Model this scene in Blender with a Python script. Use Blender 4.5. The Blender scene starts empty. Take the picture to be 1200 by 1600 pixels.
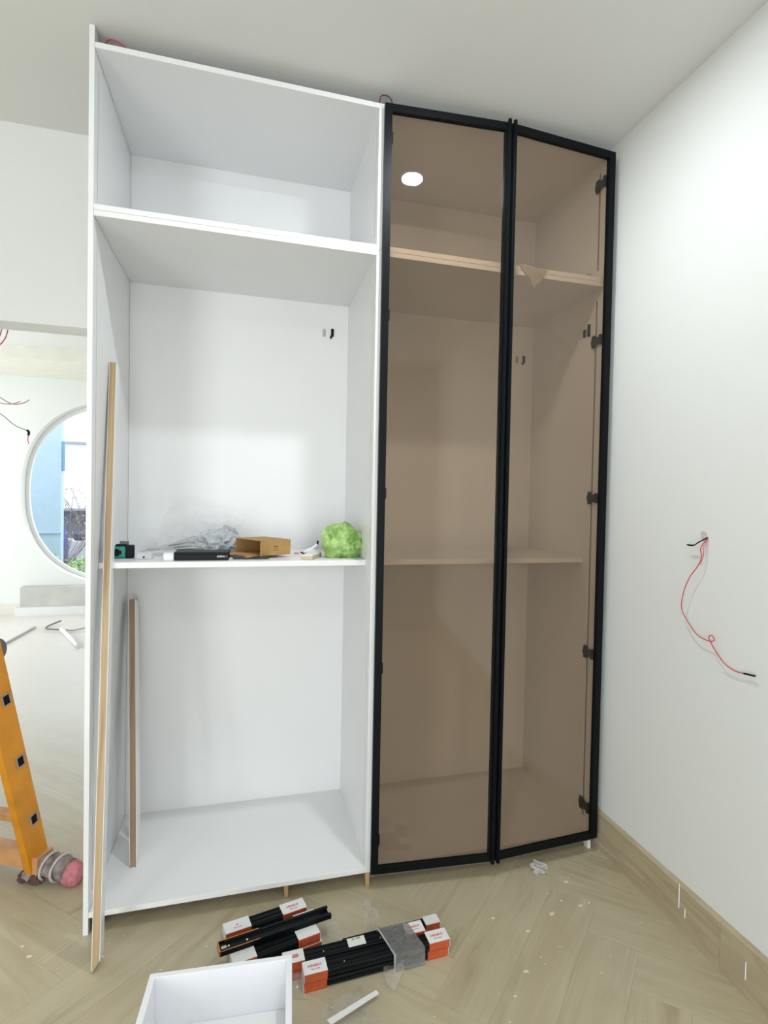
import bpy, bmesh, math, random
from mathutils import Vector, Matrix, Euler, noise
random.seed(7)
SC = bpy.context.scene
COL = SC.collection

# ------------------------------------------------------------------ camera
F_PX, YAW, PIT, ROL = 896.79, 0.282045, -0.022858, -0.020296
CPX, CPY = 643.9, 799.6
CAM = Vector((0.4891, -2.0429, 1.4374))
fwd = Vector((math.sin(YAW)*math.cos(PIT), math.cos(YAW)*math.cos(PIT), math.sin(PIT)))
rt = Vector((math.cos(YAW), -math.sin(YAW), 0))
dn = fwd.cross(rt)
r2 = rt*math.cos(ROL) + dn*math.sin(ROL)
d2 = -rt*math.sin(ROL) + dn*math.cos(ROL)
cd = bpy.data.cameras.new('camera')
cam = bpy.data.objects.new('camera', cd); COL.objects.link(cam)
m3 = Matrix((r2, -d2, -fwd)).transposed()
cam.matrix_world = Matrix.Translation(CAM) @ m3.to_4x4()
cd.sensor_fit = 'VERTICAL'; cd.sensor_height = 32.0
cd.lens = F_PX/1600*32.0
cd.shift_x = -(CPX-600)/1600; cd.shift_y = (CPY-800)/1600
cd.clip_start = .05; cd.clip_end = 200
SC.camera = cam

# ------------------------------------------------------------------ world, daylight and fill, exposure
w = bpy.data.worlds.new('world'); SC.world = w; w.use_nodes = True
bg = w.node_tree.nodes['Background']
bg.inputs[0].default_value = (0.93, 0.97, 1.0, 1); bg.inputs[1].default_value = 2.6

def area(name, loc, rot, sx, sy, power, col, shape='RECTANGLE', parent=None, spread=None):
    l = bpy.data.lights.new(name, 'AREA'); l.shape = shape; l.size = sx; l.size_y = sy
    l.energy = power; l.color = col
    if spread: l.spread = spread
    o = bpy.data.objects.new(name, l); COL.objects.link(o)
    o.location = loc; o.rotation_euler = rot
    if parent: o.parent = parent
    return o
R = math.radians
DAY = (0.93, 0.97, 1.0)
# left front window daylight, plus two fill lamps in added unseen openings
area('daylight_front', (-2.25, -4.62, 1.15), (R(90), 0, 0), 1.2, 2.1, 78, DAY)
area('fill_front_opening', (0.3, -4.62, 1.25), (R(90), 0, 0), 1.5, 2.2, 24, DAY)  # invented opening behind the camera, lamp added as low fill
area('fill_far_left', (-4.15, 3.2, 1.4), (0, R(-90), 0), 2.3, 3.4, 62, DAY)  # unseen opening and lamp added to brighten the far room

SC.view_settings.view_transform = 'Standard'; SC.view_settings.look = 'None'
SC.view_settings.exposure = 0.07; SC.view_settings.gamma = 1.0
SC.view_settings.use_curve_mapping = False

# ------------------------------------------------------------------ materials
def lin(c): 
    c /= 255.0
    return c/12.92 if c <= .04045 else ((c+.055)/1.055)**2.4
def rgb(r, g, b): return (lin(r), lin(g), lin(b), 1)
MATS = {}
def mat(name, col, rough=.5, metal=0., var=.03, vscale=8., bump=0., bscale=60., coat=0.):
    """principled with a gentle noise variation in colour and optional fine bump"""
    if name in MATS: return MATS[name]
    m = bpy.data.materials.new(name); m.use_nodes = True; MATS[name] = m
    nt = m.node_tree; N = nt.nodes; L = nt.links; b = N['Principled BSDF']
    b.inputs['Roughness'].default_value = rough; b.inputs['Metallic'].default_value = metal
    b.inputs['Coat Weight'].default_value = coat
    if max(col[:3]) < .02: b.inputs['Specular IOR Level'].default_value = .12
    tc = N.new('ShaderNodeTexCoord'); no = N.new('ShaderNodeTexNoise')
    no.inputs['Scale'].default_value = vscale; no.inputs['Detail'].default_value = 4
    L.new(tc.outputs['Object'], no.inputs['Vector'])
    cr = N.new('ShaderNodeValToRGB'); e = cr.color_ramp.elements
    e[0].position = .3; e[1].position = .7
    e[0].color = tuple(max(0, c*(1-var)) for c in col[:3])+(1,)
    e[1].color = tuple(min(1, c*(1+var)) for c in col[:3])+(1,)
    L.new(no.outputs[0], cr.inputs[0]); L.new(cr.outputs[0], b.inputs['Base Color'])
    if bump:
        n2 = N.new('ShaderNodeTexNoise'); n2.inputs['Scale'].default_value = bscale
        L.new(tc.outputs['Object'], n2.inputs['Vector'])
        bp = N.new('ShaderNodeBump'); bp.inputs['Strength'].default_value = bump; bp.inputs['Distance'].default_value = .002
        L.new(n2.outputs[0], bp.inputs['Height']); L.new(bp.outputs[0], b.inputs['Normal'])
    return m

LAM = mat('white_laminate', (.82, .825, .825, 1), .38, var=.012, vscale=3, bump=.05, bscale=120)
EDGE = mat('laminate_edge', (.86, .87, .90, 1), .35, var=.01)
WALL = mat('wall_paint', (.755, .77, .75, 1), .8, var=.015, vscale=1.2, bump=.12, bscale=40)
CEIL = mat('ceiling_paint', (.76, .765, .745, 1), .85, var=.012, vscale=.8, bump=.08, bscale=30)
GROUT = mat('grout', rgb(170, 158, 132), .8)
WOOD = mat('raw_wood', rgb(196, 164, 122), .6)
BLACK = mat('black_metal', (.004, .006, .007, 1), .4, metal=.0, var=.1)
RUBBER = mat('black_plastic', (.012, .013, .014, 1), .45)
WHITEP = mat('white_plastic', (.80, .80, .80, 1), .4)
GREYP = mat('grey_groove', rgb(156, 154, 150), .5)

def marble(name, rotz=22, scale=1., rough=.22, c=None, sv=None, rx=0):
    m = bpy.data.materials.new(name); m.use_nodes = True; MATS[name] = m
    nt = m.node_tree; N = nt.nodes; L = nt.links; b = N['Principled BSDF']
    tc = N.new('ShaderNodeTexCoord'); oi = N.new('ShaderNodeObjectInfo')
    ad = N.new('ShaderNodeVectorMath'); ad.operation = 'ADD'
    mu = N.new('ShaderNodeMath'); mu.operation = 'MULTIPLY'; mu.inputs[1].default_value = 37.
    L.new(oi.outputs['Random'], mu.inputs[0])
    L.new(tc.outputs['Object'], ad.inputs[0]); L.new(mu.outputs[0], ad.inputs[1])
    mp = N.new('ShaderNodeMapping'); mp.inputs['Rotation'].default_value = (R(rx), 0, R(rotz))
    mp.inputs['Scale'].default_value = sv or (1.6*scale, 16*scale, 4*scale)
    L.new(ad.outputs[0], mp.inputs[0])
    n1 = N.new('ShaderNodeTexNoise'); n1.inputs['Scale'].default_value = 1.0; n1.inputs['Detail'].default_value = 7; n1.inputs['Roughness'].default_value = .55; n1.inputs['Distortion'].default_value = .6
    L.new(mp.outputs[0], n1.inputs['Vector'])
    cr = N.new('ShaderNodeValToRGB'); cr.color_ramp.elements[0].position = .25; cr.color_ramp.elements[1].position = .78
    c = c or [(156, 142, 112), (184, 174, 146), (176, 164, 136), (206, 197, 173)]
    cr.color_ramp.elements[0].color = rgb(*c[0]); cr.color_ramp.elements[1].color = rgb(*c[3])
    e = cr.color_ramp.elements.new(.45); e.color = rgb(*c[1])
    e = cr.color_ramp.elements.new(.58); e.color = rgb(*c[2])
    L.new(n1.outputs[0], cr.inputs[0])
    # dust and plaster smears
    n2 = N.new('ShaderNodeTexNoise'); n2.inputs['Scale'].default_value = 3.0; n2.inputs['Detail'].default_value = 6
    L.new(tc.outputs['Object'], n2.inputs['Vector'])
    cr2 = N.new('ShaderNodeValToRGB'); cr2.color_ramp.elements[0].position = .45; cr2.color_ramp.elements[1].position = .75
    cr2.color_ramp.elements[0].color = (0, 0, 0, 1); cr2.color_ramp.elements[1].color = (.35, .35, .35, 1)
    L.new(n2.outputs[0], cr2.inputs[0])
    mx = N.new('ShaderNodeMix'); mx.data_type = 'RGBA'
    L.new(cr2.outputs[0], mx.inputs[0]); L.new(cr.outputs[0], mx.inputs[6]); mx.inputs[7].default_value = rgb(200, 190, 165)
    # far-room whitening: window glare painted into the colour along with plaster dust
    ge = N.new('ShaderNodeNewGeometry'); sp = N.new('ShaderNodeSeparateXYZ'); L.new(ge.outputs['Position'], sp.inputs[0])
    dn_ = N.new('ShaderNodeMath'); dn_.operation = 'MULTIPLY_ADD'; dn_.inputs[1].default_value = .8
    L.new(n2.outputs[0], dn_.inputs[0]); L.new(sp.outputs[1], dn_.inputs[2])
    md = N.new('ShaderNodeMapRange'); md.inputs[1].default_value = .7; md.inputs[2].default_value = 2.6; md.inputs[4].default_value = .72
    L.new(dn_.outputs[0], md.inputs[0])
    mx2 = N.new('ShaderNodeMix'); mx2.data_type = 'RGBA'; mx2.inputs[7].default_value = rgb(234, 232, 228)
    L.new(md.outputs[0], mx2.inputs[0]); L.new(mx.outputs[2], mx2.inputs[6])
    L.new(mx2.outputs[2], b.inputs['Base Color'])
    mr = N.new('ShaderNodeMapRange'); mr.inputs[3].default_value = rough; mr.inputs[4].default_value = rough+.25
    L.new(n2.outputs[0], mr.inputs[0]); L.new(mr.outputs[0], b.inputs['Roughness'])
    return m
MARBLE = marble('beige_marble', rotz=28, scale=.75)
SKIRT = marble('skirting_marble', rotz=0, sv=(3, 1.6, 11), rx=18, rough=.3, c=[(146, 128, 100), (182, 170, 142), (166, 150, 122), (214, 204, 184)])

def film(name, tint=(1, 1, 1), gloss=.25, white=.12, rough=.12):
    m = bpy.data.materials.new(name); m.use_nodes = True; MATS[name] = m
    nt = m.node_tree; N = nt.nodes; L = nt.links; N.remove(N['Principled BSDF'])
    out = N['Material Output']
    tr = N.new('ShaderNodeBsdfTransparent'); tr.inputs[0].default_value = (*tint, 1)
    gl = N.new('ShaderNodeBsdfGlossy'); gl.inputs['Roughness'].default_value = rough
    df = N.new('ShaderNodeBsdfDiffuse'); df.inputs[0].default_value = (.9*tint[0], .9*tint[1], .9*tint[2], 1)
    lw = N.new('ShaderNodeLayerWeight'); lw.inputs[0].default_value = gloss
    m1 = N.new('ShaderNodeMixShader'); m2 = N.new('ShaderNodeMixShader'); m1.inputs[0].default_value = white
    L.new(tr.outputs[0], m1.inputs[1]); L.new(df.outputs[0], m1.inputs[2])
    L.new(lw.outputs['Facing'], m2.inputs[0]); L.new(m1.outputs[0], m2.inputs[1]); L.new(gl.outputs[0], m2.inputs[2])
    mm = N.new('ShaderNodeMath'); mm.operation = 'MULTIPLY'; mm.inputs[1].default_value = .42
    L.new(lw.outputs['Facing'], mm.inputs[0]); L.new(mm.outputs[0], m2.inputs[0])
    L.new(m2.outputs[0], out.inputs[0])
    return m
FILM = film('clear_film', white=.11, gloss=.42, rough=.08)
GFILM = film('grey_stretch_film', tint=(.72, .72, .72), white=.32, gloss=.45, rough=.16)

def glass_mat():
    m = bpy.data.materials.new('bronze_glass'); m.use_nodes = True; MATS['glass'] = m
    nt = m.node_tree; N = nt.nodes; L = nt.links; N.remove(N['Principled BSDF'])
    out = N['Material Output']
    tr = N.new('ShaderNodeBsdfTransparent'); tr.inputs[0].default_value = (.79, .73, .665, 1)
    gl = N.new('ShaderNodeBsdfGlossy'); gl.inputs['Roughness'].default_value = .02
    lw = N.new('ShaderNodeLayerWeight'); lw.inputs[0].default_value = .5
    p = N.new('ShaderNodeMath'); p.operation = 'POWER'; p.inputs[1].default_value = 4.
    a = N.new('ShaderNodeMath'); a.operation = 'MULTIPLY_ADD'; a.inputs[1].default_value = .55; a.inputs[2].default_value = .04
    L.new(lw.outputs['Facing'], p.inputs[0]); L.new(p.outputs[0], a.inputs[0])
    mx = N.new('ShaderNodeMixShader'); L.new(a.outputs[0], mx.inputs[0])
    L.new(tr.outputs[0], mx.inputs[1]); L.new(gl.outputs[0], mx.inputs[2]); L.new(mx.outputs[0], out.inputs[0])
    return m
GLASS = glass_mat()

def woodgrain(name, c0, c1, axis=2, scale=1.):
    m = bpy.data.materials.new(name); m.use_nodes = True; MATS[name] = m
    nt = m.node_tree; N = nt.nodes; L = nt.links; b = N['Principled BSDF']; b.inputs['Roughness'].default_value = .6
    tc = N.new('ShaderNodeTexCoord'); mp = N.new('ShaderNodeMapping')
    s = [60*scale, 60*scale, 60*scale]; s[axis] = 2.2*scale; mp.inputs['Scale'].default_value = s
    L.new(tc.outputs['Object'], mp.inputs[0])
    n = N.new('ShaderNodeTexNoise'); n.inputs['Scale'].default_value = 1; n.inputs['Detail'].default_value = 5; n.inputs['Distortion'].default_value = .4
    L.new(mp.outputs[0], n.inputs['Vector'])
    cr = N.new('ShaderNodeValToRGB'); cr.color_ramp.elements[0].position = .3; cr.color_ramp.elements[1].position = .7
    cr.color_ramp.elements[0].color = rgb(*c0); cr.color_ramp.elements[1].color = rgb(*c1)
    L.new(n.outputs[0], cr.inputs[0]); L.new(cr.outputs[0], b.inputs['Base Color'])
    return m
PLY = woodgrain('plywood_edge', (158, 130, 96), (200, 176, 138))
PLYD = woodgrain('plywood_edge_dark', (136, 108, 84), (172, 142, 114))
KRAFT = mat('kraft_card', rgb(176, 138, 84), .8, var=.08, vscale=25)
KRAFTD = mat('kraft_inside', rgb(120, 90, 55), .9)
ORANGE = mat('orange_card', rgb(188, 84, 46), .5, var=.15, vscale=60)
RED = mat('red_print', rgb(205, 90, 90), .6)
LADY = mat('ladder_yellow', rgb(206, 136, 18), .45, var=.12, vscale=14, bump=.1)
LADB = mat('ladder_bar', rgb(196, 146, 98), .5, var=.18, vscale=16)
SOCK = mat('rung_collar', rgb(150, 142, 130), .4)
HOLE = mat('dark_hollow', (.01, .01, .01, 1), .9)
TEAL = mat('teal_plastic', rgb(0, 132, 124), .35)
PINKC = mat('pink_cloth', rgb(190, 120, 128), .95, var=.2, vscale=40, bump=.5)
GREYC = mat('grey_cloth', rgb(132, 122, 120), .9, var=.7, vscale=22, bump=.5)
DKCLOTH = mat('dark_cloth', rgb(92, 66, 66), .95, var=.3, vscale=30)
CREDW = mat('red_wire', rgb(196, 52, 72), .5)
CPINK = mat('pink_wire', rgb(205, 100, 112), .5)
CBLK = mat('black_wire', (.01, .01, .01, 1), .5)
GREYW = mat('grey_wire', rgb(120, 110, 105), .6)
GREENB = None
GREYS = mat('grey_sheeting', rgb(184, 189, 193), .45, var=.12, vscale=30)

# ------------------------------------------------------------------ mesh helpers
def new(name, bm, m, parent=None, mats=None, smooth=False):
    me = bpy.data.meshes.new(name); bm.normal_update(); bm.to_mesh(me); bm.free()
    for x in (mats or [m]): me.materials.append(x)
    if smooth:
        for p in me.polygons: p.use_smooth = True
    o = bpy.data.objects.new(name, me); COL.objects.link(o)
    if parent: o.parent = parent
    return o
def addbox(bm, x0, x1, y0, y1, z0, z1, M=None, mi=0):
    vs = [bm.verts.new((x, y, z)) for z in (z0, z1) for y in (y0, y1) for x in (x0, x1)]
    fs = [bm.faces.new([vs[i] for i in q]) for q in ((0, 2, 3, 1), (4, 5, 7, 6), (0, 1, 5, 4), (2, 6, 7, 3), (0, 4, 6, 2), (1, 3, 7, 5))]
    for f in fs: f.material_index = mi
    if M: bmesh.ops.transform(bm, matrix=M, verts=vs)
    return vs
def bevel(bm, w_, seg=1):
    bmesh.ops.bevel(bm, geom=list(bm.edges), offset=w_, segments=seg, profile=.6, affect='EDGES')
def box(name, x0, x1, y0, y1, z0, z1, m, parent=None, bev=.0008, M=None):
    bm = bmesh.new(); addbox(bm, x0, x1, y0, y1, z0, z1)
    if bev: bevel(bm, bev)
    if M: bm.transform(M)
    return new(name, bm, m, parent)
def tag(o, label=None, cat=None, group=None, kind=None):
    if label: o['label'] = label
    if cat: o['category'] = cat
    if group: o['group'] = group
    if kind: o['kind'] = kind
    return o
def thing(name, label, cat, loc=(0, 0, 0), rotz=0, group=None):
    o = bpy.data.objects.new(name, None); COL.objects.link(o)
    o.empty_display_size = .05; o.location = loc; o.rotation_euler = (0, 0, rotz)
    return tag(o, label, cat, group)
def smoothpts(pts, n=6):
    P = [Vector(p) for p in pts]; out = []
    for i in range(len(P)-1):
        a = P[max(i-1, 0)]; b = P[i]; c = P[i+1]; d = P[min(i+2, len(P)-1)]
        for k in range(n):
            t = k/n
            out.append(.5*((2*b)+(c-a)*t+(2*a-5*b+4*c-d)*t*t+(3*b-a-3*c+d)*t**3))
    out.append(P[-1]); return out
def addtube(bm, pts, r, sides=8, rr=None, mi=0):
    P = [Vector(p) for p in pts]; rings = []
    ref = Vector((.31, .53, .79))
    for i, p in enumerate(P):
        t = (P[min(i+1, len(P)-1)]-P[max(i-1, 0)]).normalized()
        u = t.cross(ref).normalized(); v = t.cross(u)
        ra = rr[i] if rr else r
        rings.append([bm.verts.new(p+u*ra*math.cos(2*math.pi*k/sides)+v*ra*math.sin(2*math.pi*k/sides)) for k in range(sides)])
    for a, b in zip(rings, rings[1:]):
        for k in range(sides):
            f = bm.faces.new([a[k], a[(k+1) % sides], b[(k+1) % sides], b[k]]); f.smooth = True; f.material_index = mi
    bm.faces.new(rings[0][::-1]).material_index = mi; bm.faces.new(rings[-1]).material_index = mi
def tube(name, pts, r, m, parent=None, n=6, sides=8):
    bm = bmesh.new(); addtube(bm, smoothpts(pts, n) if n else pts, r, sides)
    bmesh.ops.recalc_face_normals(bm, faces=bm.faces)
    return new(name, bm, m, parent)
def axes(o, x, y, z):
    """matrix with given axes"""
    return Matrix.Translation(Vector(o)) @ Matrix((Vector(x), Vector(y), Vector(z))).transposed().to_4x4()
def text(name, s, size, M, m, parent, ext=.0003, bold=False):
    cu = bpy.data.curves.new(name, 'FONT'); cu.body = s; cu.size = size; cu.extrude = ext
    cu.align_x = 'CENTER'; cu.align_y = 'CENTER'; cu.resolution_u = 2
    if bold: cu.offset = size*.02
    t = bpy.data.objects.new(name+'_tmp', cu)
    COL.objects.link(t)
    dg = bpy.context.evaluated_depsgraph_get()
    me = bpy.data.meshes.new_from_object(t.evaluated_get(dg)); bpy.data.objects.remove(t)
    me.transform(M); me.materials.clear(); me.materials.append(m)
    o = bpy.data.objects.new(name, me); COL.objects.link(o)
    if parent: o.parent = parent
    return o
def crumple(name, loc, sx, sy, sz, m, parent=None, sub=4, amp=.35, freq=2.2, seed=0, flat=True, rot=0, ridged=True):
    """a crumpled closed bag or lump, resting on z = loc.z"""
    bm = bmesh.new(); bmesh.ops.create_icosphere(bm, subdivisions=sub, radius=1)
    off = Vector((seed*3.1, seed*1.7, seed*5.3))
    for v in bm.verts:
        d = v.co.normalized()
        n = noise.noise(d*freq+off)
        if ridged: n = (1-abs(noise.noise(d*freq*1.0+off))*2)*.6+(1-abs(noise.noise(d*freq*2.3+off))*2)*.35-.5
        n2 = noise.noise(d*freq*5+off)
        v.co = d*(1+amp*n+amp*.25*n2)
        v.co.x *= sx; v.co.y *= sy; v.co.z *= sz
    bm.transform(Matrix.Rotation(rot, 4, 'Z'))
    zmin = -sz*.75
    for v in bm.verts:
        if v.co.z < zmin: v.co.z = zmin
        v.co += Vector(loc)+Vector((0, 0, -zmin))
    return new(name, bm, m, parent, smooth=not flat)
def sheet(name, corners, m, parent=None, nu=28, nv=18, amp=.02, freq=18, seed=0, floor_z=None, ragged=.15, thick=.0):
    """a crumpled thin sheet spanned by four corners (bilinear) with ridged folds"""
    a, b, c, d = [Vector(p) for p in corners]
    bm = bmesh.new(); off = Vector((seed*7.3, seed*2.9, seed*1.1)); g = []
    for j in range(nv+1):
        row = []
        for i in range(nu+1):
            u = i/nu; v = j/nv
            eu = ragged*noise.noise(Vector((v*3, seed*2.2, 0)))*(abs(u-.5)*2)**3
            ev = ragged*noise.noise(Vector((u*3, seed*4.2, 5)))*(abs(v-.5)*2)**3
            u += eu; v += ev
            p = (a*(1-u)+b*u)*(1-v)+(d*(1-u)+c*u)*v
            q = p*freq+off
            dv = noise.noise_vector(q*.5)*1.2+noise.noise_vector(q*1.6)*.5+noise.noise_vector(q*3.5)*.22
            p = p+dv*amp
            if floor_z is not None and p.z < floor_z+.001: p.z = floor_z+.001+abs(noise.noise(q))*.004
            row.append(bm.verts.new(p))
        g.append(row)
    for j in range(nv):
        for i in range(nu):
            bm.faces.new([g[j][i], g[j][i+1], g[j+1][i+1], g[j+1][i]])
    bmesh.ops.solidify(bm, geom=list(bm.faces), thickness=.0004)
    return new(name, bm, m, parent)

# ------------------------------------------------------------------ setting
H = 2.90; XR = 1.925
def struct(o): o['kind'] = 'structure'; return o
def wall_x(name, x0, x1, y0, y1, z0, z1, holes, m):
    """wall slab lying along x; holes: (xa,xb,za,zb)"""
    bm = bmesh.new(); xs = sorted({x0, x1, *[h[0] for h in holes], *[h[1] for h in holes]})
    for a, b in zip(xs, xs[1:]):
        zz = [z0]
        hs = [h for h in holes if h[0] <= a and h[1] >= b]
        cur = z0
        for h in sorted(hs, key=lambda h: h[2]):
            if h[2] > cur: addbox(bm, a, b, y0, y1, cur, h[2])
            cur = h[3]
        if cur < z1: addbox(bm, a, b, y0, y1, cur, z1)
    bmesh.ops.remove_doubles(bm, verts=bm.verts, dist=1e-5)
    return struct(new(name, bm, m))
def wall_y(name, x0, x1, y0, y1, z0, z1, holes, m):
    o = wall_x(name, y0, y1, -x1, -x0, z0, z1, holes, m)
    o.data.transform(Matrix.Rotation(R(90), 4, 'Z'))
    return o
# floor slab under herringbone stone planks
floor = struct(box('floor', -4.0, XR+.1, -4.5, 5.85, -.12, -.0102, GROUT, bev=0))
PW, PL_, GAP = .163, .815, .0003
def plank_mesh():
    bm = bmesh.new(); addbox(bm, -PL_/2+GAP/2, PL_/2-GAP/2, -PW/2+GAP/2, PW/2-GAP/2, -.010, 0)
    bmesh.ops.bevel(bm, geom=[e for e in bm.edges if all(v.co.z > -.001 for v in e.verts)], offset=.0003, segments=1, affect='EDGES')
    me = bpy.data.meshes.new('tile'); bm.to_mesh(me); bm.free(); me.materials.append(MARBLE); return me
PM = plank_mesh()
planks = []
n = 5
off = Vector((.034/PW*PW, 0))
def rot45(x, y):
    a = R(45); return (x*math.cos(a)-y*math.sin(a), x*math.sin(a)+y*math.cos(a))
for k in range(-80, 81):
    for mm_ in range(-12, 13):
        for kind in (0, 1):
            if kind == 0: cx, cy = k+mm_*2*n+n/2, k+.5
            else: cx, cy = k+n+.5+mm_*2*n, k+1-n+n/2
            gx, gy = cx*PW+.034, cy*PW+.05
            X, Y = rot45(gx, gy)
            if -4.0 < X < XR+.05 and -4.4 < Y < 5.8:
                planks.append((X, Y, R(45) if kind == 0 else R(135)))
def vis(X, Y):
    v = Vector((X, Y, 0))-CAM; q = v.dot(fwd)
    if q < .3: return False
    u = CPX+F_PX*v.dot(r2)/q; w_ = CPY+F_PX*v.dot(d2)/q
    return -350 < u < 1500 and w_ < 1850
def near(p): return (Vector((p[0], p[1], 0))-CAM).length
vv = [p for p in planks if vis(p[0], p[1])]
vv.sort(key=near)
single = vv[:290]; sset = set((round(p[0], 3), round(p[1], 3)) for p in single)
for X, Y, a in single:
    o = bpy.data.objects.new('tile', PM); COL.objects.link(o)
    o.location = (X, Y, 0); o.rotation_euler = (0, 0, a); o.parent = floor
bm = bmesh.new()
for X, Y, a in planks:
    if (round(X, 3), round(Y, 3)) in sset: continue
    addbox(bm, -PL_/2+GAP/2, PL_/2-GAP/2, -PW/2+GAP/2, PW/2-GAP/2, -.010, 0, Matrix.Translation((X, Y, 0)) @ Matrix.Rotation(a, 4, 'Z'))
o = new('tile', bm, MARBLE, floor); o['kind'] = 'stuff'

struct(box('ceiling', -4.1, XR+.2, -4.8, 5.95, H, H+.12, CEIL, bev=0))
struct(box('wall_right', XR, XR+.15, -4.8, 5.95, -.12, H, WALL, bev=0))
wall_x('wall_back', -4.0, XR, .6327, .775, -.01, H, [(-3.2, -.13, -.01, 2.115)], WALL)
wall_y('wall_left', -4.1, -3.95, -4.5, 5.65, -.01, H, [(1.5, 4.9, .25, 2.55)], WALL)  # side opening is unseen, added for the far-room fill
wall_x('wall_front', -4.0, XR, -4.75, -4.6+.1, -.01, H, [(-2.9, -1.6, .05, 2.25), (-.5, 1.1, .1, 2.4)], WALL)  # second opening is added for the low fill lamp
# dropped beam in front of the far wall
struct(box('trim_1', -4.0, XR, 4.63, 5.65, 2.765, H, mat('beam_paint', (.80, .79, .70, 1), .8), bev=0))

# far wall with the big rounded window
def far_wall():
    bm = bmesh.new(); xc, zc, r, e = -.93, 1.43, 1.10, 2.35
    x0, x1, z0, z1 = -4.0, XR, -.01, H; y0, y1 = 5.65, 5.87
    K = 96; ang = [2*math.pi*k/K for k in range(K)]
    for cx_, cz_ in ((x0, z0), (x1, z0), (x1, z1), (x0, z1)):
        ang.append(math.atan2(cz_-zc, cx_-xc) % (2*math.pi))
    ang = sorted(set(ang)); inn = []; out = []
    for a in ang:
        c, s = math.cos(a), math.sin(a)
        q = (abs(c)**e+abs(s)**e)**(-1/e)
        inn.append((xc+r*c*q, zc+r*s*q))
        t = min(((x1-xc)/c if c > 1e-9 else (x0-xc)/c if c < -1e-9 else 1e9), ((z1-zc)/s if s > 1e-9 else (z0-zc)/s if s < -1e-9 else 1e9))
        out.append((xc+t*c, zc+t*s))
    V = {}
    for nm, L_, y in (('a', inn, y0), ('b', out, y0), ('c', inn, y1), ('d', out, y1)):
        V[nm] = [bm.verts.new((p[0], y, p[1])) for p in L_]
    K = len(ang)
    for i in range(K):
        j = (i+1) % K
        bm.faces.new([V['a'][i], V['a'][j], V['b'][j], V['b'][i]])
        bm.faces.new([V['c'][j], V['c'][i], V['d'][i], V['d'][j]])
        bm.faces.new([V['a'][j], V['a'][i], V['c'][i], V['c'][j]])
    bmesh.ops.recalc_face_normals(bm, faces=bm.faces)
    return new('wall_far', bm, WALL)
struct(far_wall())
# frame and glazing of the round window
def ring_window():
    xc, zc, e = -.93, 1.43, 2.35
    root = bpy.data.objects.new('window_1', None); COL.objects.link(root); root['kind'] = 'structure'
    bm = bmesh.new(); K = 72; rs = (1.10, 1.06); ys = (5.79, 5.84)
    rings = []
    for r in rs:
        for y in ys:
            rr = []
            for k in range(K):
                a = 2*math.pi*k/K; c, s = math.cos(a), math.sin(a); q = (abs(c)**e+abs(s)**e)**(-1/e)
                rr.append(bm.verts.new((xc+r*c*q, y, zc+r*s*q)))
            rings.append(rr)
    A, B, C_, D = rings
    for k in range(K):
        j = (k+1) % K
        for p, q in ((A, B), (B, D), (D, C_), (C_, A)):
            bm.faces.new([p[k], p[j], q[j], q[k]])
    bmesh.ops.recalc_face_normals(bm, faces=bm.faces)
    new('window_frame', bm, WHITEP, root)
ring_window()
for i, (x0, x1, zl, zh) in enumerate([(-2.9, -1.6, .05, 2.25), (-.5, 1.1, .1, 2.4)]):  # second frame belongs to the opening added for fill
    bm = bmesh.new()
    for a, b, c, d in ((x0, x0+.05, zl, zh), (x1-.05, x1, zl, zh), (x0+.05, x1-.05, zh-.05, zh), (x0+.05, x1-.05, zl, zl+.05), ((x0+x1)/2-.03, (x0+x1)/2+.03, zl+.05, zh-.05)):
        addbox(bm, a, b, -4.6, -4.54, c, d)
    struct(new('window_%d' % (i+2), bm, WHITEP))

# skirtings
def skirting(name, path_axis, a0, a1, wallpos, side, h, t, step=1.2):
    """bevel-topped marble skirting in butted lengths"""
    root = bpy.data.objects.new(name, None); COL.objects.link(root); root['kind'] = 'structure'
    a = a0
    while a < a1-.01:
        b = min(a+step, a1); bm = bmesh.new()
        pr = [(0, 0), (t, 0), (t, h-.008), (t-.008, h), (0, h)]
        V = []
        for s in (a+.0006, b-.0006):
            row = []
            for d_, z in pr:
                p = (wallpos+side*d_, s, z) if path_axis == 'y' else (s, wallpos+side*d_, z)
                row.append(bm.verts.new(p))
            V.append(row)
        for i in range(5):
            bm.faces.new([V[0][i], V[0][(i+1) % 5], V[1][(i+1) % 5], V[1][i]])
        bm.faces.new(V[0]); bm.faces.new(V[1][::-1])
        bmesh.ops.recalc_face_normals(bm, faces=bm.faces)
        new('stone_length', bm, SKIRT, root); a = b
    return root
bs = skirting('baseboard_right', 'y', -4.5, .63, XR, -1, .159, .015, 1.285)
skirting('baseboard_far', 'x', -3.9, -1.99, 5.65, -1, .12, .015)
# paint runs on the skirting
for (y, z0, z1) in ((-.470, .075, .158), (-.498, .060, .092), (-.74, .05, .105)):
    bm = bmesh.new(); addtube(bm, [(XR-.0155, y, z0), (XR-.0155, y, z0+.008), (XR-.0155, y, z1)], .0015, 6, rr=[.0026, .0022, .0012])
    o = new('paint_run', bm, WHITEP, bs)
# stone plinth under the round window
pl = thing('stone_plinth', 'grey marble plinth on a white base under the round window', 'plinth', (-1.1, 5.545, 0))
box('stone_panel', -.89, .9, -.03, .10, .10, .325, mat('grey_stone', rgb(190, 190, 184), .4, var=.1, vscale=5), pl)
box('base', -.93, .94, -.08, .10, 0, .10, mat('plinth_white', rgb(222, 224, 224), .5), pl)

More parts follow.
